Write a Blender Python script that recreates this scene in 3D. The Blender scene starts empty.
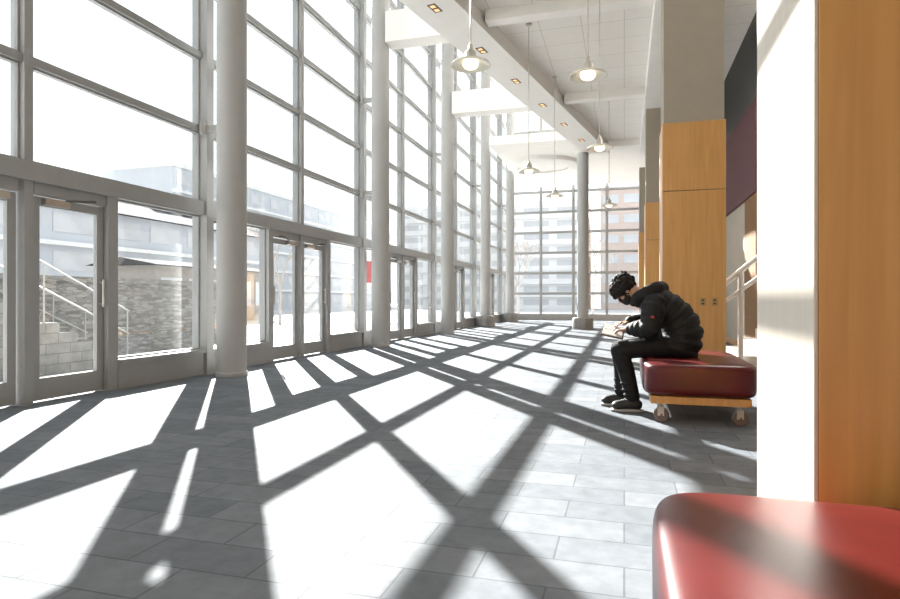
import bpy, bmesh, math, random
from mathutils import Vector, Matrix
random.seed(7)
S = bpy.context.scene
COL = S.collection
S.view_settings.view_transform = 'Standard'
S.view_settings.look = 'None'
S.view_settings.exposure = 0.0
R = math.radians

# ------------------------------------------------------------------ materials
def new_mat(name):
    m = bpy.data.materials.new(name); m.use_nodes = True
    nt = m.node_tree
    return m, nt, nt.nodes['Principled BSDF']

def pmat(name, col, rough=.5, metal=0, var=.08, scale=6, bump=0.0, stretch=(1,1,1), spec=.5, detail=4):
    m, nt, b = new_mat(name)
    tc = nt.nodes.new('ShaderNodeTexCoord'); mp = nt.nodes.new('ShaderNodeMapping')
    mp.inputs['Scale'].default_value = stretch
    nt.links.new(tc.outputs['Object'], mp.inputs['Vector'])
    n = nt.nodes.new('ShaderNodeTexNoise'); n.inputs['Scale'].default_value = scale; n.inputs['Detail'].default_value = detail
    nt.links.new(mp.outputs['Vector'], n.inputs['Vector'])
    r = nt.nodes.new('ShaderNodeValToRGB')
    r.color_ramp.elements[0].position = .3; r.color_ramp.elements[1].position = .7
    r.color_ramp.elements[0].color = tuple(c*(1-var) for c in col)+(1,)
    r.color_ramp.elements[1].color = tuple(min(1,c*(1+var)) for c in col)+(1,)
    nt.links.new(n.outputs['Fac'], r.inputs['Fac'])
    nt.links.new(r.outputs['Color'], b.inputs['Base Color'])
    b.inputs['Roughness'].default_value = rough; b.inputs['Metallic'].default_value = metal
    b.inputs['Specular IOR Level'].default_value = spec
    if bump:
        bp = nt.nodes.new('ShaderNodeBump'); bp.inputs['Strength'].default_value = bump; bp.inputs['Distance'].default_value = .01
        nt.links.new(n.outputs['Fac'], bp.inputs['Height']); nt.links.new(bp.outputs['Normal'], b.inputs['Normal'])
    return m

def brick_mat(name, c1, c2, mortar, bw, rh, ms, rough=.5, bump=.3, axes='xy', off=.5, noise=.25, nscale=5, bias=0, spec=.5):
    m, nt, b = new_mat(name)
    tc = nt.nodes.new('ShaderNodeTexCoord')
    sx = nt.nodes.new('ShaderNodeSeparateXYZ'); cx = nt.nodes.new('ShaderNodeCombineXYZ')
    nt.links.new(tc.outputs['Object'], sx.inputs[0])
    nt.links.new(sx.outputs[axes[0].upper()], cx.inputs[0]); nt.links.new(sx.outputs[axes[1].upper()], cx.inputs[1])
    t = nt.nodes.new('ShaderNodeTexBrick'); t.offset = off
    for k, v in (('Scale',1),('Brick Width',bw),('Row Height',rh),('Mortar Size',ms),('Mortar Smooth',.1),('Bias',bias)):
        t.inputs[k].default_value = v
    t.inputs['Color1'].default_value = c1+(1,); t.inputs['Color2'].default_value = c2+(1,); t.inputs['Mortar'].default_value = mortar+(1,)
    nt.links.new(cx.outputs[0], t.inputs['Vector'])
    n = nt.nodes.new('ShaderNodeTexNoise'); n.inputs['Scale'].default_value = nscale; n.inputs['Detail'].default_value = 9; n.inputs['Roughness'].default_value = .62
    nt.links.new(tc.outputs['Object'], n.inputs['Vector'])
    mr = nt.nodes.new('ShaderNodeMapRange'); mr.inputs['To Min'].default_value = 1-noise; mr.inputs['To Max'].default_value = 1+noise
    mr.inputs['From Min'].default_value = .3; mr.inputs['From Max'].default_value = .7
    nt.links.new(n.outputs['Fac'], mr.inputs['Value'])
    mx = nt.nodes.new('ShaderNodeMix'); mx.data_type = 'RGBA'; mx.blend_type = 'MULTIPLY'; mx.inputs['Factor'].default_value = 1
    nt.links.new(t.outputs['Color'], mx.inputs[6]); nt.links.new(mr.outputs[0], mx.inputs[7])
    nt.links.new(mx.outputs[2], b.inputs['Base Color'])
    b.inputs['Roughness'].default_value = rough; b.inputs['Specular IOR Level'].default_value = spec
    if bump:
        ad = nt.nodes.new('ShaderNodeMath'); ad.operation = 'MULTIPLY_ADD'; ad.inputs[1].default_value = -1.0
        nt.links.new(t.outputs['Fac'], ad.inputs[0]); nt.links.new(n.outputs['Fac'], ad.inputs[2])
        bp = nt.nodes.new('ShaderNodeBump'); bp.inputs['Strength'].default_value = bump; bp.inputs['Distance'].default_value = .006
        nt.links.new(ad.outputs[0], bp.inputs['Height']); nt.links.new(bp.outputs['Normal'], b.inputs['Normal'])
    return m

def rubble_mat(name, dark, light, mortar, sc=3.2, flat=2.3):
    m, nt, b = new_mat(name)
    tc = nt.nodes.new('ShaderNodeTexCoord'); mp = nt.nodes.new('ShaderNodeMapping'); mp.inputs['Scale'].default_value = (1,1,flat)
    nt.links.new(tc.outputs['Object'], mp.inputs['Vector'])
    v = nt.nodes.new('ShaderNodeTexVoronoi'); v.inputs['Scale'].default_value = sc
    e = nt.nodes.new('ShaderNodeTexVoronoi'); e.feature = 'DISTANCE_TO_EDGE'; e.inputs['Scale'].default_value = sc
    nt.links.new(mp.outputs[0], v.inputs['Vector']); nt.links.new(mp.outputs[0], e.inputs['Vector'])
    sp = nt.nodes.new('ShaderNodeSeparateColor'); nt.links.new(v.outputs['Color'], sp.inputs[0])
    r = nt.nodes.new('ShaderNodeValToRGB'); r.color_ramp.elements[0].color = dark+(1,); r.color_ramp.elements[1].color = light+(1,)
    nt.links.new(sp.outputs[0], r.inputs['Fac'])
    k = nt.nodes.new('ShaderNodeMapRange'); k.inputs['From Max'].default_value = .05; nt.links.new(e.outputs['Distance'], k.inputs['Value'])
    mx = nt.nodes.new('ShaderNodeMix'); mx.data_type = 'RGBA'; mx.inputs[6].default_value = mortar+(1,)
    nt.links.new(k.outputs[0], mx.inputs['Factor']); nt.links.new(r.outputs['Color'], mx.inputs[7]); nt.links.new(mx.outputs[2], b.inputs['Base Color'])
    bp = nt.nodes.new('ShaderNodeBump'); bp.inputs['Strength'].default_value = .6; bp.inputs['Distance'].default_value = .02
    nt.links.new(k.outputs[0], bp.inputs['Height']); nt.links.new(bp.outputs['Normal'], b.inputs['Normal'])
    b.inputs['Roughness'].default_value = .9
    return m

def wood_mat(name, c1, c2, coat=.7):
    m, nt, b = new_mat(name)
    tc = nt.nodes.new('ShaderNodeTexCoord'); mp = nt.nodes.new('ShaderNodeMapping')
    mp.inputs['Scale'].default_value = (9, 9, .5)
    nt.links.new(tc.outputs['Object'], mp.inputs['Vector'])
    n = nt.nodes.new('ShaderNodeTexNoise'); n.inputs['Scale'].default_value = 2.2; n.inputs['Detail'].default_value = 9; n.inputs['Distortion'].default_value = .6
    nt.links.new(mp.outputs['Vector'], n.inputs['Vector'])
    r = nt.nodes.new('ShaderNodeValToRGB')
    r.color_ramp.elements[0].position = .32; r.color_ramp.elements[1].position = .68
    r.color_ramp.elements[0].color = c1+(1,); r.color_ramp.elements[1].color = c2+(1,)
    nt.links.new(n.outputs['Fac'], r.inputs['Fac']); nt.links.new(r.outputs['Color'], b.inputs['Base Color'])
    b.inputs['Roughness'].default_value = .4 if coat else .8
    b.inputs['Coat Weight'].default_value = coat; b.inputs['Coat Roughness'].default_value = .3
    return m

def emit_mat(name, col, strength):
    m, nt, b = new_mat(name)
    b.inputs['Base Color'].default_value = col+(1,)
    b.inputs['Emission Color'].default_value = col+(1,); b.inputs['Emission Strength'].default_value = strength
    return m

def glass_mat(name, tint=(.97,.985,.99), refl=.22):
    m = bpy.data.materials.new(name); m.use_nodes = True; nt = m.node_tree; nt.nodes.clear()
    o = nt.nodes.new('ShaderNodeOutputMaterial'); mx = nt.nodes.new('ShaderNodeMixShader')
    t = nt.nodes.new('ShaderNodeBsdfTransparent'); t.inputs['Color'].default_value = tint+(1,)
    g = nt.nodes.new('ShaderNodeBsdfGlossy'); g.inputs['Roughness'].default_value = .01
    f = nt.nodes.new('ShaderNodeFresnel'); f.inputs['IOR'].default_value = 1.4
    k = nt.nodes.new('ShaderNodeMath'); k.operation = 'MULTIPLY'; k.inputs[1].default_value = refl
    nt.links.new(f.outputs[0], k.inputs[0]); nt.links.new(k.outputs[0], mx.inputs[0])
    nt.links.new(t.outputs[0], mx.inputs[1]); nt.links.new(g.outputs[0], mx.inputs[2]); nt.links.new(mx.outputs[0], o.inputs['Surface'])
    return m

M = {}
M['slate'] = brick_mat('slate_floor', (.132,.146,.163), (.178,.19,.208), (.10,.108,.12), .54, .24, .004, rough=.7, bump=.4, noise=.15, nscale=9, spec=.07)
M['ceiling'] = brick_mat('ceiling_tile', (.74,.715,.67), (.755,.73,.685), (.54,.52,.485), .8, .8, .008, rough=.9, bump=.1, off=0, noise=.02)
M['white'] = pmat('white_plaster', (.80,.78,.745), .85, var=.02, scale=3)
M['matte'] = pmat('matte_disc', (.78,.77,.75), .9, var=.02, scale=3)
M['plaster'] = pmat('cream_plaster', (.62,.58,.52), .85, var=.04, scale=3)
M['tan'] = pmat('tan_plaster', (.42,.37,.30), .85, var=.04, scale=3)
M['backwall'] = pmat('brown_wall', (.20,.155,.11), .85, var=.05, scale=3)
M['metal'] = pmat('painted_frame', (.32,.323,.322), .42, var=.03, scale=8)
M['gasket'] = pmat('gasket', (.10,.10,.10), .6)
M['column'] = pmat('column_paint', (.39,.389,.381), .55, var=.03, scale=5)
M['concrete'] = pmat('warm_concrete', (.36,.315,.25), .8, var=.025, scale=5)
M['stone_plinth'] = pmat('plinth_stone', (.24,.23,.22), .6, var=.25, scale=9)
M['wood'] = wood_mat('maple_veneer', (.54,.268,.074), (.64,.335,.104))
M['wood_matte'] = wood_mat('maple_matte', (.17,.085,.03), (.22,.112,.04), 0)
M['glarewood'] = pmat('painted_sun_glare', (.60,.54,.46), .4, var=.04, scale=5, stretch=(6,6,.5))  # sun glare put into the colour, far paler than the maple
M['leather'] = pmat('red_leather', (.088,.0075,.0075), .30, var=.16, scale=5, bump=.06, spec=.42)
M['glass'] = glass_mat('window_glass')
M['steel'] = pmat('steel', (.55,.54,.52), .3, metal=.9)
M['railsteel'] = pmat('outdoor_rail', (.40,.40,.40), .5)
M['dark'] = pmat('black_paint', (.018,.017,.017), .5)
M['maroon'] = pmat('maroon_panel', (.075,.012,.016), .6, scale=20)
M['lamp_metal'] = pmat('lamp_metal', (.55,.52,.46), .35, metal=.6)
M['lamp_dish'] = pmat('lamp_glass_dish', (.72,.70,.62), .25, var=.02)
M['lamp_glow'] = emit_mat('lamp_glow', (1,.85,.62), 2.0)
M['down_glow'] = emit_mat('downlight_glow', (1,.60,.30), .7)
M['down_trim'] = pmat('downlight_trim', (.10,.06,.04), .5)
M['wheel'] = pmat('caster_wheel', (.15,.11,.10), .35)
M['plate'] = pmat('switch_plate', (.40,.27,.11), .4)
M['rail'] = pmat('rail_paint', (.88,.87,.85), .4, var=.02)
# person
M['skin'] = pmat('skin', (.46,.28,.19), .5, var=.06, scale=12)
M['hair'] = pmat('black_hair', (.012,.010,.010), .7, var=.5, scale=45, spec=.3, bump=.5)
M['jacket'] = pmat('black_quilted_nylon', (.009,.009,.010), .66, var=.3, scale=17, bump=.4, spec=.28, detail=3)
M['trousers'] = pmat('black_trousers', (.010,.010,.012), .8, var=.3, scale=20, spec=.3)
M['shoe'] = pmat('black_shoe', (.010,.010,.011), .5)
M['sole'] = pmat('shoe_sole', (.36,.355,.35), .6)
M['eye'] = pmat('eye', (.03,.02,.02), .15)
M['mask'] = pmat('black_mask', (.016,.016,.018), .85)
M['paper'] = pmat('paper', (.58,.57,.54), .7, var=.02)
M['cover'] = pmat('notebook_cover', (.07,.045,.03), .5)
# outside
M['paving'] = brick_mat('outdoor_paving', (.52,.52,.51), (.60,.59,.58), (.43,.43,.42), 1.2, 1.2, .02, rough=.9, bump=0, noise=.1, nscale=1)
M['rubble'] = rubble_mat('stone_masonry', (.18,.176,.17), (.36,.35,.337), (.15,.146,.14), 5.0, 4.5)
M['brick'] = brick_mat('brown_brick', (.34,.31,.285), (.39,.355,.33), (.36,.34,.32), .5, .2, .02, rough=.9, bump=0, axes='yz', noise=.1)
M['roofing'] = pmat('dark_roofing', (.055,.058,.064), .95, var=.06, scale=2, spec=.05)
M['brickx'] = brick_mat('brown_brick_end', (.54,.43,.38), (.58,.47,.42), (.55,.49,.46), .5, .2, .02, rough=.9, bump=0, axes='xz', noise=.06)
M['facade'] = pmat('grey_facade', (.50,.53,.57), .8, var=.05, scale=.4)
M['facade_pale'] = pmat('pale_facade', (.76,.755,.75), .8, var=.03, scale=.4)
M['farglass'] = pmat('far_window', (.53,.54,.56), .6, var=.1, scale=.6)
M['step'] = brick_mat('stone_step', (.21,.205,.198), (.30,.29,.28), (.16,.156,.15), .42, .16, .008, rough=.9, bump=.4, axes='yz', noise=.25)
M['bark'] = pmat('bark', (.38,.35,.33), .9, var=.2, scale=20)
M['red'] = pmat('red_banner', (.36,.05,.05), .6)

# ------------------------------------------------------------------ helpers
def BM(): return bmesh.new()
def box(bm, x0,x1,y0,y1,z0,z1):
    r = bmesh.ops.create_cube(bm, size=1)
    bmesh.ops.scale(bm, vec=(x1-x0,y1-y0,z1-z0), verts=r['verts'])
    bmesh.ops.translate(bm, vec=((x0+x1)/2,(y0+y1)/2,(z0+z1)/2), verts=r['verts'])
    return r['verts']
def tube(bm, p, q, r1, r2=None, seg=16, caps=True):
    p = Vector(p); q = Vector(q); d = q-p; r2 = r1 if r2 is None else r2
    rot = d.to_track_quat('Z','Y').to_matrix().to_4x4()
    mat = Matrix.Translation((p+q)/2) @ rot
    return bmesh.ops.create_cone(bm, cap_ends=caps, segments=seg, radius1=r1, radius2=r2, depth=d.length, matrix=mat)['verts']
def lathe(bm, prof, seg=32, center=(0,0,0)):
    cx,cy,cz = center; rings=[]
    for r,z in prof:
        if r < 1e-5: rings.append([bm.verts.new((cx,cy,cz+z))])
        else: rings.append([bm.verts.new((cx+r*math.cos(2*math.pi*i/seg), cy+r*math.sin(2*math.pi*i/seg), cz+z)) for i in range(seg)])
    for a,b in zip(rings, rings[1:]):
        for i in range(seg):
            j=(i+1)%seg
            if len(a)==1 and len(b)==1: continue
            if len(a)==1: bm.faces.new((a[0],b[j],b[i]))
            elif len(b)==1: bm.faces.new((a[i],a[j],b[0]))
            else: bm.faces.new((a[i],a[j],b[j],b[i]))
def prism(bm, pts, z0, z1):
    lo=[bm.verts.new((x,y,z0)) for x,y in pts]; hi=[bm.verts.new((x,y,z1)) for x,y in pts]
    bm.faces.new(lo[::-1]); bm.faces.new(hi); n=len(pts)
    for i in range(n): bm.faces.new((lo[i],lo[(i+1)%n],hi[(i+1)%n],hi[i]))
def ell(bm, c, rad, rot=None, sub=3):
    mat = Matrix.Translation(Vector(c)) @ (rot.to_4x4() if rot else Matrix.Identity(4)) @ Matrix.Diagonal((rad[0],rad[1],rad[2],1))
    bmesh.ops.create_icosphere(bm, subdivisions=sub, radius=1, matrix=mat)
def cap(bm, p, q, r1, r2, sub=2):
    tube(bm, p, q, r1, r2, 16); ell(bm, p, (r1,)*3, sub=sub); ell(bm, q, (r2,)*3, sub=sub)
def chain(bm, pts, rs):
    for i in range(len(pts)-1): cap(bm, pts[i], pts[i+1], rs[i], rs[i+1])
def rbox(bm, x0,x1,y0,y1,z0,z1, p=9, n=28):
    hx,hy,hz=(x1-x0)/2,(y1-y0)/2,(z1-z0)/2; c=Vector(((x0+x1)/2,(y0+y1)/2,(z0+z1)/2))
    r=bmesh.ops.create_cube(bm,size=2); es=list({e for v in r['verts'] for e in v.link_edges})
    before=set(bm.verts)-set(r['verts'])
    bmesh.ops.subdivide_edges(bm, edges=es, cuts=n, use_grid_fill=True)
    for v in bm.verts:
        if v in before: continue
        a=[math.sin(t*math.pi/2) for t in v.co]
        L=sum(abs(t)**p for t in a)**(1/p)
        v.co = c+Vector((a[0]/L*hx,a[1]/L*hy,a[2]/L*hz))
def obj(name, bm, mat, parent=None, smooth=False, bevel=0, loc=None):
    bmesh.ops.recalc_face_normals(bm, faces=bm.faces)
    me=bpy.data.meshes.new(name); bm.to_mesh(me); bm.free()
    if mat: me.materials.append(mat)
    if smooth:
        for p in me.polygons: p.use_smooth=True
        try: me.set_sharp_from_angle(angle=R(40))
        except Exception: pass
    o=bpy.data.objects.new(name, me); COL.objects.link(o)
    if parent: o.parent=parent
    if loc: o.location=loc
    if bevel:
        b=o.modifiers.new('bevel','BEVEL'); b.width=bevel; b.segments=2; b.limit_method='ANGLE'
    return o
def thing(name, label, cat, loc=(0,0,0), group=None, rz=0):
    o=bpy.data.objects.new(name,None); COL.objects.link(o); o.location=loc; o.rotation_euler=(0,0,rz); o.empty_display_size=.1
    return tag(o,label,cat,group)
def tag(o,label,cat,group=None):
    o['label']=label; o['category']=cat
    if group: o['group']=group
    return o
def struct(name,bm,mat,**k):
    o=obj(name,bm,mat,**k); o['kind']='structure'; return o
cnt={'trim':0,'window':0,'door':0}
def nm(k): cnt[k]+=1; return f'{k}_{cnt[k]}'
def trim(x0,x1,y0,y1,z0,z1,mat,bevel=0):
    b=BM(); box(b,x0,x1,y0,y1,z0,z1); return struct(nm('trim'),b,mat,bevel=bevel)
ORD=['first','second','third','fourth','fifth','sixth','seventh','eighth','ninth','tenth']

# ------------------------------------------------------------------ setting
GX=-5.65; PY=2.587; ROOF=10.75
YM=[4.46+PY*k for k in range(-3,11)]          # mullions of the left glass wall
YE=YM[-1]; YB=YM[0]
TZ=[3.37+1.02*k for k in range(7)]
B0,B1=2.19,2.38
b=BM(); box(b,-5.8,6.2,YB-.1,YE+.2,-.12,0); struct('floor',b,M['slate'])
b=BM(); box(b,-160,160,-60,200,-.4,-.13); struct('ground',b,M['paving'])
XO,XI=GX-.09,GX+.09
for i,y in enumerate(YM):
    w=.07 if i%2==0 else .045
    if abs(y-YE)<.1: continue
    trim(XO,XI+(.06 if i%2==0 else 0),y-w,y+w,0,ROOF,M['metal'])
trim(XO,XI+.02,YM[0],YE,B0,B1,M['metal'])
for z in TZ: trim(XO+.02,XI-.02,YM[0],YE,z-.04,z+.04,M['metal'])
def window_x(y0,y1,z0,z1):
    bm=BM(); t=.022
    box(bm,GX-.03,GX+.03,y0,y1,z0,z0+t); box(bm,GX-.03,GX+.03,y0,y1,z1-t,z1)
    box(bm,GX-.03,GX+.03,y0,y0+t,z0+t,z1-t); box(bm,GX-.03,GX+.03,y1-t,y1,z0+t,z1-t)
    f=struct(nm('window'),bm,M['metal'])
    bm=BM(); box(bm,GX-.006,GX+.006,y0+t,y1-t,z0+t,z1-t); obj('pane',bm,M['glass'],f)
DT=2.06
def door_x(y0,y1,hinge_low):
    bm=BM(); s=.085; z0,z1=.02,DT
    box(bm,GX-.025,GX+.025,y0,y0+s,z0,z1); box(bm,GX-.025,GX+.025,y1-s,y1,z0,z1)
    box(bm,GX-.025,GX+.025,y0+s,y1-s,z0,z0+.22); box(bm,GX-.025,GX+.025,y0+s,y1-s,z1-.09,z1)
    d=struct(nm('door'),bm,M['metal'])
    bm=BM(); box(bm,GX-.006,GX+.006,y0+s,y1-s,z0+.22,z1-.09); obj('pane',bm,M['glass'],d)
    bm=BM(); box(bm,GX+.026,GX+.085,(y0+.1 if hinge_low else y1-.38),(y0+.38 if hinge_low else y1-.1),DT-.08,DT-.015)
    a=obj('closer',bm,M['steel'],d)
    bm=BM(); ya=y0+.34 if hinge_low else y1-.34; yb=y0+.62 if hinge_low else y1-.62
    yc=yb+.03 if hinge_low else yb-.03
    tube(bm,(GX+.07,ya,DT-.01),(GX+.16,yb,DT+.02),.012); tube(bm,(GX+.16,yb,DT+.02),(GX+.04,yc,DT+.04),.012)
    obj('closer_arm',bm,M['gasket'],a)
    yh=y1-.045 if hinge_low else y0+.045
    bm=BM(); tube(bm,(GX+.075,yh,.95),(GX+.075,yh,1.25),.013)
    tube(bm,(GX+.02,yh,.98),(GX+.075,yh,.98),.011); tube(bm,(GX+.02,yh,1.22),(GX+.075,yh,1.22),.011)
    obj('handle',bm,M['steel'],d,smooth=True)
for i in range(len(YM)-1):
    a,c=YM[i],YM[i+1]
    wa=(.07 if i%2==0 else .045); wc=(.045 if i%2==0 else .07)
    zs=[B1]+TZ+[ROOF]
    for j in range(len(zs)-1):
        window_x(a+wa,c-wc,zs[j]+(.04 if j else 0),zs[j+1]-(.04 if j<len(zs)-2 else 0))
    if i%2==1:      # door at the near end of this bay
        d0,d1=a+.08,a+.93; w0,w1=a+1.07,c-wc
        door_x(d0,d1,True); trim(XO,XI,d1+.005,w0,0,B0,M['metal'])
    else:
        d0,d1=c-.93,c-.08; w0,w1=a+wa,c-1.07
        door_x(d0,d1,False); trim(XO,XI,w1,d0-.005,0,B0,M['metal'])
    trim(XO+.03,XI-.03,d0,d1,DT+.015,B0,M['metal'])
    trim(XO,XI+.01,w0,w1,0,.30,M['metal'])
    trim(XO,XI+.05,w0,w1,.30,.345,M['metal'])
    window_x(w0,w1,.345,B0)
XM=[-5.65,-4.04,-2.43,-.82,.79,2.4]
for x in XM: trim(x-.045,x+.045,YE-.1,YE+.1,0,ROOF,M['metal'])
EZ=[1.33,2.35]+TZ
for z in EZ: trim(XM[0],XM[-1],YE-.07,YE+.07,z-.04,z+.04,M['metal'])
trim(XM[0],XM[-1],YE-.12,YE+.12,0,.30,M['metal'])
zz=[.30]+EZ+[ROOF]
for i in range(5):
    for j in range(len(zz)-1):
        x0,x1=XM[i]+.045,XM[i+1]-.045; z0,z1=zz[j]+(.04 if j else 0),zz[j+1]-(.04 if j<len(zz)-2 else 0); t=.022
        bm=BM(); box(bm,x0,x1,YE-.03,YE+.03,z0,z0+t); box(bm,x0,x1,YE-.03,YE+.03,z1-t,z1)
        box(bm,x0,x0+t,YE-.03,YE+.03,z0+t,z1-t); box(bm,x1-t,x1,YE-.03,YE+.03,z0+t,z1-t)
        f=struct(nm('window'),bm,M['metal'])
        bm=BM(); box(bm,x0+t,x1-t,YE-.006,YE+.006,z0+t,z1-t); obj('pane',bm,M['glass'],f)
# ceilings: the lower ceiling starts a few metres down the hall, the near bays are open to the high roof
def xf(y): return -3.66+.195*(y-9.56)
YC=21.5; YS=9.45
b=BM(); prism(b,[(xf(YS)+.1,YS),(xf(YC)+.1,YC),(6.0,YC),(6.0,YS)],6.4,6.6); struct('ceiling',b,M['ceiling'])
b=BM(); box(b,-5.8,6.2,YB-.1,YE+.2,ROOF,ROOF+.2); struct('roof',b,M['white'])
b=BM(); box(b,-5.8,6.2,YB-.2,YB-.1,0,ROOF); struct('wall_back',b,M['backwall'])
b=BM(); prism(b,[(xf(YS),YS),(xf(YC),YC),(xf(YC)+.85,YC),(xf(YS)+.85,YS)],6.1,7.25); struct(nm('trim'),b,M['white'])
trim(xf(YS)+.9,6.0,YS-.2,YS,6.1,7.25,M['white'])
for y in (11.0,16.0,21.15):
    trim(xf(y)+.9,.5,y-.14,y+.14,6.2,6.4,M['white'])
trim(.5,1.42,YB+.02,YS-.2,6.05,6.6,M['white'])
trim(.5,1.42,YS,YC,6.05,6.4,M['white'])
# flat soffit of the end zone, in front of the end window
trim(-4.75,2.3,YC+.02,YE-.25,6.68,7.0,M['white'])
YCOL=[7.0+5.17*k for k in range(5)]
for y in YCOL[1:3]:
    trim(-4.92,xf(y)-.02,y-.22,y+.22,6.55,7.2,M['white'])
# round disc set into the end soffit
DX=(-3.25,25.0,6.5)
b=BM(); lathe(b,[(1.05,0),(1.40,0),(1.47,.03),(1.47,.18),(1.05,.18),(1.05,0)],64,DX); rs=struct(nm('trim'),b,M['matte'],smooth=True)
b=BM(); lathe(b,[(0,.06),(1.05,.06),(1.05,.18),(0,.18)],64,DX); obj('centre_panel',b,M['matte'],rs)
# right side walls
b=BM(); box(b,2.4,2.6,12.3,YE-.12,0,3.05); struct('wall_right',b,M['tan'])
trim(2.34,2.6,12.3,YE-.12,3.05,4.8,M['maroon'])
trim(2.36,2.6,12.3,YE-.12,4.8,6.4,M['dark'])
trim(2.37,2.395,12.3,13.5,.0,3.04,M['wood_matte'])
b=BM(); box(b,6.0,6.2,YB-.1,12.3,0,ROOF); struct('wall_far_right',b,M['plaster'])
b=BM(); box(b,2.6,6.2,12.3,12.5,0,6.4); struct('wall_stair',b,M['tan'])
b=BM(); box(b,2.38,2.398,13.51,YE-.2,0,.12); struct('baseboard_right',b,M['wood'])

# ------------------------------------------------------------------ round columns
def round_column(x,y,h,label,plinth=False,bracket=True):
    t=thing('round_column',label,'column',(x,y,0),'round columns')
    b=BM(); tube(b,(0,0,0),(0,0,h),.195,seg=40); obj('shaft',b,M['column'],t,smooth=True)
    b=BM()
    if plinth: lathe(b,[(0,0),(.36,0),(.36,.36),(.33,.40),(.196,.40)],40); obj('plinth',b,M['stone_plinth'],t,smooth=True)
    else: lathe(b,[(.196,0),(.208,0),(.208,.05),(.196,.06)],40); obj('base_ring',b,M['column'],t,smooth=True)
    if bracket:
        for z in (3.37,5.41):
            b=BM(); box(b,-.41,-.17,-.04,.04,z-.045,z+.045); box(b,-.43,-.39,-.11,.11,z-.085,z+.085); obj('bracket',b,M['column'],t)
pl=['nearest the camera, first of its row beside the glass wall','second of its row along the glass wall','third of its row along the glass wall',
    'fourth along the glass wall, on a stone plinth','fifth and last along the glass wall, near the end window']
for i,y in enumerate(YCOL): round_column(-5.12,y,ROOF,'tall round pale grey column '+pl[i],plinth=i>2)
round_column(-1.38,21.25,6.09,'round pale grey column standing alone under the far end of the ceiling',True,False)

# ------------------------------------------------------------------ wood-clad columns (right)
def clad_column(y,label,plates=False,pale=False):
    t=thing('clad_column',label,'column',(.53,y,0),'square columns clad in maple')
    b=BM(); box(b,0,.85,0,.76,0,2.592); obj('wood_panel',b,M['wood'],t,bevel=.004)
    b=BM(); box(b,0,.85,0,.76,2.60,3.58); obj('wood_panel',b,M['wood'],t,bevel=.004)
    b=BM(); box(b,.012,.838,.012,.748,2.58,2.61); obj('reveal',b,M['dark'],t)
    b=BM(); box(b,.02,.83,.02,.74,3.58,6.05); obj('concrete_shaft',b,M['concrete'],t)
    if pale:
        b=BM(); box(b,-.012,0,.0,.76,0,3.58); q=obj('sun_glare_sheet',b,M['glarewood'],t,bevel=.003); q['label']='added pale sheet with sun glare put into its colour, facing the windows'  # added sheet, its pale colour stands in for strong sun on the maple
    if plates:
        for x in (.545,.70):
            b=BM(); box(b,x-.04,x+.04,-.012,0,.94,1.055); p=obj('outlet_plate',b,M['plate'],t,bevel=.003)
            b=BM(); box(b,x-.016,x+.016,-.016,-.012,.96,.985); box(b,x-.016,x+.016,-.016,-.012,1.008,1.033); obj('socket',b,M['cover'],p)
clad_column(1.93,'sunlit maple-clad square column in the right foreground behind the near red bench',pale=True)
clad_column(9.22,'maple-clad square column with outlet plates behind the seated person',True)
clad_column(16.6,'maple-clad square column seen narrowly just left of the outlet column')
clad_column(23.9,'farthest maple-clad square column, near the end window')

# ------------------------------------------------------------------ stair and handrail
st=thing('stair','short flight of steps behind the outlet column','stairs',(1.75,10.1,0))
for k in range(6):
    b=BM(); box(b,.29*k,.29*(k+1) if k<5 else 2.3,0,2.15,0,.165*(k+1)); obj('step',b,M['plaster'],st)
hr=thing('handrail','pale metal handrail on a post rising beside the short steps','handrail',(1.70,10.0,0))
b=BM(); tube(b,(0,0,0),(0,0,1.45),.04); obj('post',b,M['rail'],hr,smooth=True)
b=BM(); tube(b,(1.2,0,0),(1.2,0,2.4),.035); obj('post',b,M['rail'],hr,smooth=True)
b=BM(); cap(b,(-.28,0,1.22),(0,0,1.47),.042,.042); cap(b,(0,0,1.47),(1.4,0,2.62),.042,.042); obj('top_rail',b,M['rail'],hr,smooth=True)
b=BM(); cap(b,(-.2,0,1.02),(0,0,1.17),.032,.032); cap(b,(0,0,1.17),(1.4,0,2.3),.032,.032); obj('lower_rail',b,M['rail'],hr,smooth=True)

# ------------------------------------------------------------------ benches
def bench(loc,label):
    t=thing('bench',label,'bench',loc,'red leather benches on casters')
    W,L=.87,1.5
    b=BM(); rbox(b,-.01,W+.01,-.01,L+.01,.222,.512,p=8,n=30); obj('cushion',b,M['leather'],t,smooth=True)
    b=BM(); box(b,.05,W-.05,.05,L-.05,.165,.228); obj('base_frame',b,M['wood'],t,bevel=.004)
    for x in (.13,W-.13):
        for y in (.14,L-.14):
            b=BM(); box(b,x-.045,x+.045,y-.045,y+.045,.156,.166); tube(b,(x,y,.10),(x,y,.16),.014)
            for s in (-.03,.03): box(b,x-.022,x+.03,y+s-.003,y+s+.003,.055,.135)
            box(b,x-.022,x+.022,y-.033,y+.033,.13,.14)
            c=obj('caster',b,M['steel'],t)
            b=BM(); tube(b,(x+.01,y-.024,.062),(x+.01,y+.024,.062),.062,seg=28); tube(b,(x+.01,y-.035,.062),(x+.01,y+.035,.062),.012)
            obj('wheel',b,M['wheel'],c,smooth=True,bevel=.006)
    return t
bench((.16,5.22,0),'red leather bench on casters with the person sitting on it')
bench((.075,.33,0),'close red leather bench cut off by the lower right corner of the photo')

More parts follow.
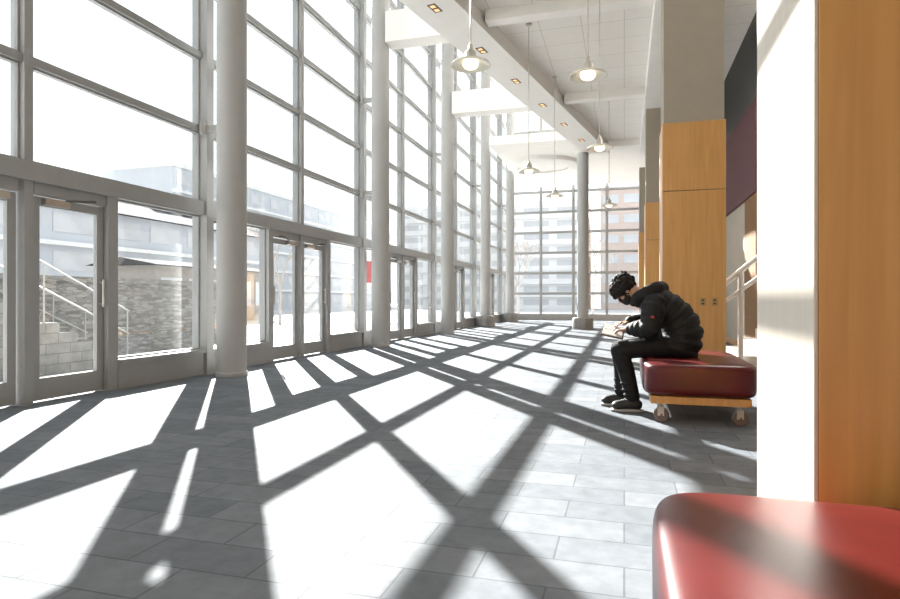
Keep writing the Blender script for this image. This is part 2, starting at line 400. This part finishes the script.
# ------------------------------------------------------------------ pendant lamps and downlights
def pendant(loc,label):
    top=(6.4 if loc[1]>YS else ROOF)-loc[2]
    t=thing('pendant_lamp',label,'pendant lamp',loc,'pendant lamps')
    b=BM(); lathe(b,[(0,0),(.06,0),(.055,-.03),(.0,-.045)],24,(0,0,top)); obj('ceiling_rose',b,M['lamp_metal'],t,smooth=True)
    b=BM(); tube(b,(0,0,.16),(0,0,top-.03),.009,seg=10); obj('rod',b,M['lamp_metal'],t,smooth=True)
    b=BM(); lathe(b,[(0,.20),(.022,.20),(.026,.15),(.055,.12),(.06,.06),(.08,.03),(0,.03)],28); obj('cap',b,M['lamp_metal'],t,smooth=True)
    b=BM(); lathe(b,[(.06,.055),(.13,.035),(.20,.0),(.215,-.02),(.205,-.025),(.12,.012),(.06,.03)],40); obj('shade',b,M['lamp_dish'],t,smooth=True)
    b=BM(); ell(b,(0,0,-.005),(.085,.085,.06)); obj('diffuser',b,M['lamp_glow'],t,smooth=True)
for (x,y),l in zip([(-.39,6.86),(-1.57,6.19),(-.39,10.2),(-1.79,11.66),(-1.61,14.6),(-.39,16.5)],
    ['large saucer pendant lamp nearest the camera in the right row','saucer pendant lamp nearest the camera in the left row, beside the soffit edge',
     'second saucer pendant lamp in the right row','second saucer pendant lamp in the left row','small distant saucer pendant lamp, last in the left row',
     'small distant saucer pendant lamp, last in the right row']):
    pendant((x,y,3.54),l)
for i,y in enumerate([9.95,11.9,13.8,15.7,17.6,19.5]):
    t=thing('downlight','twin recessed square downlight, %s from the near end of the white soffit edge'%ORD[i],'downlight',(xf(y)+.42,y,6.1),'twin downlights in the soffit edge',rz=-math.atan(.195))
    b=BM(); box(b,-.075,.075,-.15,.15,-.008,0); obj('trim_plate',b,M['down_trim'],t)
    for s in (-.072,.072):
        b=BM(); box(b,-.042,.042,s-.042,s+.042,-.013,-.008); obj('lens',b,M['down_glow'],t)

# ------------------------------------------------------------------ person
def bake(name,bm,voxel,it,mat,parent=None,loc=None,fac=.5):
    o=obj(name+'_tmp',bm,None); m=o.modifiers.new('r','REMESH'); m.mode='VOXEL'; m.voxel_size=voxel
    if it: s=o.modifiers.new('s','SMOOTH'); s.factor=fac; s.iterations=it
    bpy.context.view_layer.update(); dg=bpy.context.evaluated_depsgraph_get()
    me=bpy.data.meshes.new_from_object(o.evaluated_get(dg)); old=o.data
    bpy.data.objects.remove(o); bpy.data.meshes.remove(old)
    me.name=name; me.materials.clear(); me.materials.append(mat)
    for p in me.polygons: p.use_smooth=True
    q=bpy.data.objects.new(name,me); COL.objects.link(q)
    if parent: q.parent=parent
    if loc: q.location=loc
    return q
PB=(0,5.9,0)
pit=R(52)
HC=Vector((.0,0,1.115)); hf=Vector((-math.cos(pit),0,-math.sin(pit))); hs=Vector((0,1,0)); hu=Vector((-math.sin(pit),0,math.cos(pit)))
HR=Matrix((hf,hs,hu)).transposed()
def hp(a,b_,c): return HC+hf*a+hs*b_+hu*c
def ankle(s): return (.075,-.15,.10) if s<0 else (-.025,.13,.10)
def knee(s): return (-.045,s*.13,.556)
def wrist(s): return Vector((.050,-.135,.757)) if s<0 else Vector((.045,.135,.812))
def elbow(s): return Vector((.22,s*.255,.752)) if s<0 else Vector((.22,.255,.785))
spine=[(.48,0,.62),(.505,0,.74),(.46,0,.87),(.35,0,.98),(.22,0,1.05)]
b=BM()
ell(b,(.46,0,.62),(.13,.16,.10)); chain(b,spine,[.12,.115,.12,.12,.09])
for s in (-1,1):
    cap(b,(.28,0,1.0),(.24,s*.17,.99),.09,.06)
    ank=ankle(s); kn=knee(s)
    chain(b,[(.44,s*.09,.60),(.2,s*.115,.585),kn],[.078,.07,.054])
    chain(b,[kn,((kn[0]*.6+ank[0]*.4)+.015,kn[1],.38),ank],[.052,.05,.034])
    cap(b,ank,(ank[0]-.12,ank[1],.045),.034,.026)
    W=wrist(s)
    chain(b,[(.24,s*.18,.985),elbow(s),W],[.05,.042,.027])
    d=Vector((-.93,-s*.34,-.10)).normalized(); n=Vector((0,0,-1)); l=d.cross(n).normalized(); n=l.cross(d).normalized()
    if n.z>0: n=-n
    pm=Matrix((d,l,n)).transposed()
    cap(b,W,W+d*.03,.024,.022); ell(b,W+d*.05,(.048,.04,.015),pm)
    inner = 1 if (l.y*s)<0 else -1
    for k,(off,ln) in enumerate([(.030,.066),(.010,.076),(-.010,.072),(-.029,.056)]):
        p0=W+d*.085+l*off*inner; a=p0
        cap(b,W+d*.05+l*off*.8*inner,p0,.010,.0095)
        for j,(ang,fr) in enumerate([(8,.42),(30,.33),(58,.25)]):
            dd=(d*math.cos(R(ang))+n*math.sin(R(ang))); q=a+dd*ln*fr
            cap(b,a,q,.0092-.0008*j,.0084-.0008*j,1); a=q
    th0=W+d*.03+l*.028*inner; th1=th0+(d*.75+l*.6*inner+n*.1).normalized()*.04; th2=th1+(d*.95+l*.15*inner+n*.3).normalized()*.03
    cap(b,th0,th1,.014,.011); cap(b,th1,th2,.011,.009)
cap(b,(.20,0,1.05),hp(-.03,0,-.04),.066,.062)
ell(b,hp(-.005,0,.022),(.096,.075,.092),HR); ell(b,hp(.030,0,-.045),(.058,.056,.076),HR); ell(b,hp(.062,0,-.098),(.026,.03,.022),HR)
cap(b,hp(.086,0,.005),hp(.106,0,-.036),.009,.013); ell(b,hp(.092,0,-.038),(.014,.02,.010),HR)
ell(b,hp(.084,0,-.064),(.012,.024,.007),HR); ell(b,hp(.080,0,-.076),(.012,.021,.007),HR)
for s in (-1,1):
    cap(b,hp(.088,s*.012,.026),hp(.074,s*.046,.024),.009,.009); ell(b,hp(-.008,s*.076,-.015),(.018,.009,.031),HR); ell(b,hp(.055,s*.042,-.03),(.025,.018,.022),HR)
person=bake('person',b,.0042,2,M['skin'],None,PB,.4)
tag(person,'person in a black quilted jacket hunched over a notebook, sitting on the red bench','person')
for s in (-1,1):
    b=BM(); ell(b,hp(.081,s*.031,.006),(.011,.013,.008),HR); obj('eye',b,M['eye'],person,smooth=True)
# face mask
b=BM(); ell(b,hp(.040,0,-.058),(.058,.061,.060),HR); cap(b,hp(.082,0,-.030),hp(.070,0,-.085),.029,.034); ell(b,hp(.055,0,-.088),(.040,.046,.036),HR)
for s in (-1,1):
    chain(b,[hp(.03,s*.060,-.03),hp(-.005,s*.080,-.005)],[.005,.004]); chain(b,[hp(.03,s*.058,-.075),hp(-.008,s*.080,-.04)],[.005,.004])
mk=bake('face_mask',b,.004,4,M['mask'],person,None,.5)
# hair: a full mop of soft overlapping locks
b=BM(); ell(b,hp(-.022,0,.040),(.122,.104,.104),HR)
rnd=random.Random(11)
for k in range(340):
    th=rnd.uniform(0,2*math.pi); ph=math.acos(rnd.uniform(-.5,1))
    v=Vector((math.sin(ph)*math.cos(th),math.sin(ph)*math.sin(th),math.cos(ph)))
    if v.x>.55 and v.z<-.1: continue
    p=hp(-.022+v.x*.108,v.y*.091,.040+v.z*.091)
    dirv=(hf*v.x+hs*v.y+hu*v.z)
    flow=(hf*.5+Vector((0,0,-.5))); flow=flow-dirv*flow.dot(dirv)
    swirl=Vector((rnd.uniform(-1,1),rnd.uniform(-1,1),rnd.uniform(-.6,.2)))
    d1=(dirv*.14+swirl*.24+flow*.9).normalized(); L=rnd.uniform(.028,.042)
    q=p+d1*L; d2=(d1+swirl*.2+Vector((0,0,-.35))-dirv*.25).normalized(); e=q+d2*L*.55
    tube(b,p,q,.015,.014,8); tube(b,q,e,.014,.004,8)
bake('hair',b,.0033,3,M['hair'],person,None,.5)
# jacket
b=BM()
pts=[Vector((.47,0,.585)),Vector((.50,0,.655)),Vector((.51,0,.73)),Vector((.49,0,.805)),Vector((.445,0,.878)),Vector((.38,0,.945)),Vector((.305,0,.995)),Vector((.225,0,1.03))]
wid=[.238,.24,.238,.238,.24,.245,.24,.19]; dep=[.192,.195,.19,.182,.172,.161,.148,.125]
for i,p in enumerate(pts):
    t=(pts[min(i+1,len(pts)-1)]-pts[max(i-1,0)]).normalized(); sd=Vector((0,1,0)); fr=sd.cross(t)
    ell(b,p,(dep[i],wid[i],.090),Matrix((fr,sd,t)).transposed())
    if i: ell(b,(p+pts[i-1])/2,((dep[i]+dep[i-1])/2-.005,(wid[i]+wid[i-1])/2-.005,.072),Matrix((fr,sd,t)).transposed())
chain(b,[tuple(p) for p in pts],[.13]*6+[.11,.09])
for s in (-1,1):
    E=elbow(s)+Vector((.003,s*.009,.02)); Wr=wrist(s)+Vector((.013,s*.013,.002))
    Sh=Vector((.27,s*.165,.99)); m1=Vector((.25,s*.215,.94))
    sl=[Sh,m1]+[m1.lerp(E,k/3) for k in (1,2,3)]+[E.lerp(Wr,k/4)+(Vector((.012,s*.012,-.008)) if k==1 else Vector((0,0,0))) for k in (1,2,3,4)]
    rr=[.110,.109,.104,.100,.097,.092,.085,.076,.060]
    for i,p in enumerate(sl):
        t=(sl[min(i+1,8)]-sl[max(i-1,0)]).normalized(); m=t.to_track_quat('Z','Y').to_matrix()
        ell(b,p,(rr[i],rr[i],.055),m)
    chain(b,[tuple(p) for p in sl],[r*.95 for r in rr])
# hood and collar
for s in (-1,1):
    chain(b,[(.085,s*.045,1.005),(.115,s*.105,1.045),(.20,s*.135,1.09),(.28,s*.105,1.125),(.33,0,1.13)],[.044,.054,.064,.070,.072])
ell(b,(.28,0,1.08),(.10,.12,.06),Matrix.Rotation(R(30),3,'Y')); ell(b,(.375,0,1.045),(.085,.135,.07),Matrix.Rotation(R(50),3,'Y'))
ell(b,(.13,0,1.02),(.06,.10,.07))
jk=bake('jacket',b,.006,4,M['jacket'],person,None,.5)
jk['label']='black quilted padded jacket with a hood'
b=BM(); tube(b,(.238,-.325,.875),(.238,-.338,.873),.016,.016,20); sp=obj('sleeve_patch',b,M['red'],jk,smooth=True); sp['label']='small red mark on the sleeve'
# trousers
b=BM(); ell(b,(.455,0,.612),(.155,.18,.10))
for s in (-1,1):
    ank=ankle(s); kn=knee(s)
    chain(b,[(.43,s*.095,.60),(.2,s*.118,.594),kn],[.098,.094,.081])
    chain(b,[kn,((kn[0]*.6+ank[0]*.4)+.012,kn[1],.38),(ank[0],ank[1],.13)],[.080,.076,.064])
    for z in (.155,.20,.26): ell(b,(ank[0]+(kn[0]-ank[0])*(z-.1)/.46,ank[1]+(kn[1]-ank[1])*(z-.1)/.46,z),(.073,.070,.02))
bake('trousers',b,.007,2,M['trousers'],person)
for s in (-1,1):
    ax,ay,_=ankle(s)
    b=BM(); cap(b,(ax+.035,ay,.068),(ax-.03,ay,.074),.052,.055); cap(b,(ax-.03,ay,.070),(ax-.145,ay-.01,.056),.054,.042)
    ell(b,(ax-.125,ay-.01,.054),(.066,.053,.040)); cap(b,(ax+.01,ay,.08),(ax,ay,.135),.054,.052)
    sh=bake('shoe',b,.005,3,M['shoe'],person)
    b=BM(); rbox(b,ax-.20,ax+.096,ay-.063,ay+.055,0,.030,p=3.2,n=12); obj('sole',b,M['sole'],sh,smooth=True)
    b=BM()
    for j in range(4): tube(b,(ax-.05-.024*j,ay-.026,.124-.010*j),(ax-.05-.024*j,ay+.022,.124-.010*j),.005,seg=8)
    obj('laces',b,M['gasket'],sh)
nb=thing('notebook','open notebook with white pages on the seated person\'s knees','notebook',(-.085,5.9,.728)); nb.rotation_euler=(R(17),R(12),0)
b=BM(); box(b,-.120,.085,-.155,.155,-.010,0); obj('cover',b,M['cover'],nb,bevel=.002)
for s in (-1,1):
    b=BM(); x=sorted((s*.004,s*.143)); box(b,-.108,.073,x[0],x[1],0,.008); obj('page',b,M['paper'],nb,bevel=.002)
b=BM(); tube(b,(-.10,5.845,.735),(-.01,5.815,.84),.0045,.0045,12); tube(b,(-.105,5.847,.728),(-.10,5.845,.735),.001,.0045,12)
tag(obj('pen',b,M['gasket'],smooth=True),'dark pen held above the open notebook','pen')

# ------------------------------------------------------------------ outside
b=BM(); box(b,-10.0,-9.6,5.2,13.2,-.13,1.35); box(b,-10.05,-9.55,5.2,13.25,1.35,1.45)
tag(obj('stone_wall',b,M['rubble']),'rough stone retaining wall outside the nearest glass door and window','wall')
os_=thing('outdoor_stair','outdoor stone steps with pipe railings against the stone wall','stairs',(-9.0,6.0,-.13))
for k in range(8):
    b=BM(); box(b,-.54,.55,.32*k,.32*(k+1),0,.16*(8-k)); obj('step',b,M['step'],os_)
for x in (-.45,.5):
    b=BM()
    for dz in (.55,.95): cap(b,(x,0.05,1.24+dz),(x,2.7,.0+dz),.015,.015)
    for k in (0,3,6,8): tube(b,(x,.1+.32*k,.15*max(8-k,0)),(x,.1+.32*k,1.20-.15*k+.95),.013)
    obj('railing',b,M['railsteel'],os_,smooth=True)
def building(name,label,x0,x1,y0,y1,h,mat,face,rows,cols,bands=None,gable=0,wf=.5):
    t=thing(name,label,'building',((x0+x1)/2,(y0+y1)/2,-.13)); cx,cy=(x0+x1)/2,(y0+y1)/2; hx,hy=(x1-x0)/2,(y1-y0)/2
    b=BM(); box(b,-hx,hx,-hy,hy,0,h); obj('wall',b,mat,t)
    if gable:
        b=BM(); o=.5
        P=[b.verts.new(p) for p in ((-hx-o,-hy-o,h),(hx+o,-hy-o,h),(hx+o,hy+o,h),(-hx-o,hy+o,h),(0,-hy-o,h+gable),(0,hy+o,h+gable))]
        for f in ((0,3,2,1),(0,1,4),(3,5,2),(1,2,5,4),(0,4,5,3)): b.faces.new([P[i] for i in f])
        obj('roof',b,M['roofing'],t)
    else:
        b=BM(); box(b,-hx-.2,hx+.2,-hy-.2,hy+.2,h,h+.4); obj('roof',b,M['facade_pale'],t)
    fh=h/rows; first=None
    for r in range(rows):
        for c in range(cols):
            if face=='x':
                w=2*hy/cols; a=-hy+w*c+w*.12; e=a+w*.76
                co=(hx,(a+e)/2,fh*r+fh*.55); dim=(.1,(e-a),fh*wf)
            else:
                w=2*hx/cols; a=-hx+w*c+w*.12; e=a+w*.76
                co=((a+e)/2,-hy,fh*r+fh*.55); dim=((e-a),.1,fh*wf)
            if first is None:
                b=BM(); box(b,-dim[0]/2,dim[0]/2,-dim[1]/2,dim[1]/2,-dim[2]/2,dim[2]/2); first=obj('window',b,M['farglass'],t); first.location=co
            else:
                q=first.copy(); COL.objects.link(q); q.parent=t; q.location=co
    if bands:
        for r in range(1,rows):
            b=BM()
            if face=='x': box(b,hx,hx+.35,-hy,hy,fh*r-.12,fh*r+.12)
            else: box(b,-hx,hx,-hy-.35,-hy,fh*r-.12,fh*r+.12)
            obj('ledge',b,M['facade_pale'],t)
building('building','long grey blue banded building far beyond the glass wall',-48,-40,46,100,13.5,M['facade'],'x',6,14,True)
building('building','low grey building with a pitched dark roof behind the outdoor stone wall',-38,-30,18,46,6.4,M['facade'],'x',3,8,True,1.6)
building('kiosk','small brown brick building with a low pitched roof behind the stone wall',-23,-20,22,31,2.7,M['brick'],'x',1,5,None,.35)
building('building','pale multi-storey block with ledges beyond the end window',-28,-4.2,72,84,12.5,M['facade_pale'],'y',8,6,True,0,.42)
building('building','brown brick block at the right beyond the end window',-2.6,20,70,84,13.5,M['brickx'],'y',6,10,None,0,.42)
def tree(x,y,h,label,seed):
    rn=random.Random(seed); b=BM()
    def br(p,d,L,r,n):
        q=p+d*L; tube(b,p,q,r,r*.65,7)
        if n==0: return
        for k in range(3 if n>1 else 2):
            nd=(d+Vector((rn.uniform(-.7,.7),rn.uniform(-.7,.7),rn.uniform(-.1,.5)))).normalized(); br(q,nd,L*.68,r*.62,n-1)
    br(Vector((0,0,0)),Vector((0,0,1)),h*.34,h*.016,5)
    o=obj('bare_tree',b,M['bark'],smooth=True,loc=(x,y,-.13)); tag(o,label,'tree','bare trees outside')
tree(-8.2,48,6.5,'bare winter tree outside, left of centre in the end window',1)
tree(-2.2,45,6.0,'bare winter tree outside, behind the lone round column',2)
tree(-15,24,5,'bare winter tree standing outside beyond the stone wall',5)
bn=thing('banner','small red banner on a post outside the glass doors','banner',(-14,31,-.13))
b=BM(); tube(b,(0,0,0),(0,0,3.6),.05); obj('post',b,M['steel'],bn)
b=BM(); box(b,.06,.5,-.02,.02,2.1,3.3); obj('flag',b,M['red'],bn)

# ------------------------------------------------------------------ light, sky, camera
w=bpy.data.worlds.new('sky'); S.world=w; w.use_nodes=True; nt=w.node_tree; bg=nt.nodes['Background']
tc=nt.nodes.new('ShaderNodeTexCoord'); sx=nt.nodes.new('ShaderNodeSeparateXYZ'); rp=nt.nodes.new('ShaderNodeValToRGB')
nt.links.new(tc.outputs['Generated'],sx.inputs[0]); nt.links.new(sx.outputs['Z'],rp.inputs['Fac'])
rp.color_ramp.elements[0].color=(1,1,1,1); rp.color_ramp.elements[1].color=(.80,.90,1,1)
nt.links.new(rp.outputs['Color'],bg.inputs['Color']); bg.inputs['Strength'].default_value=1.65
az=R(35.75); elv=R(27.3)
dirv=Vector((math.sin(az)*math.cos(elv),-math.cos(az)*math.cos(elv),-math.sin(elv)))
sd=bpy.data.lights.new('sun','SUN'); sd.energy=35; sd.angle=R(.45); sd.color=(1,.965,.91)
so=bpy.data.objects.new('sun',sd); COL.objects.link(so); so.rotation_euler=dirv.to_track_quat('-Z','Y').to_euler(); so.location=(-20,30,20)
ld=bpy.data.lights.new('stair_fill','AREA'); ld.energy=110; ld.size=1.6; ld.color=(1,.95,.87)  # unseen fill lamp, added to brighten the dim handrail area
lo=bpy.data.objects.new('stair_fill',ld); COL.objects.link(lo); lo.location=(2.0,9.9,6.0)
cd=bpy.data.cameras.new('camera'); cd.lens=24; cd.sensor_width=36; cd.clip_end=500
co=bpy.data.objects.new('camera',cd); COL.objects.link(co); co.location=(0,0,1.03); co.rotation_euler=(R(90),0,R(16.2))
S.camera=co
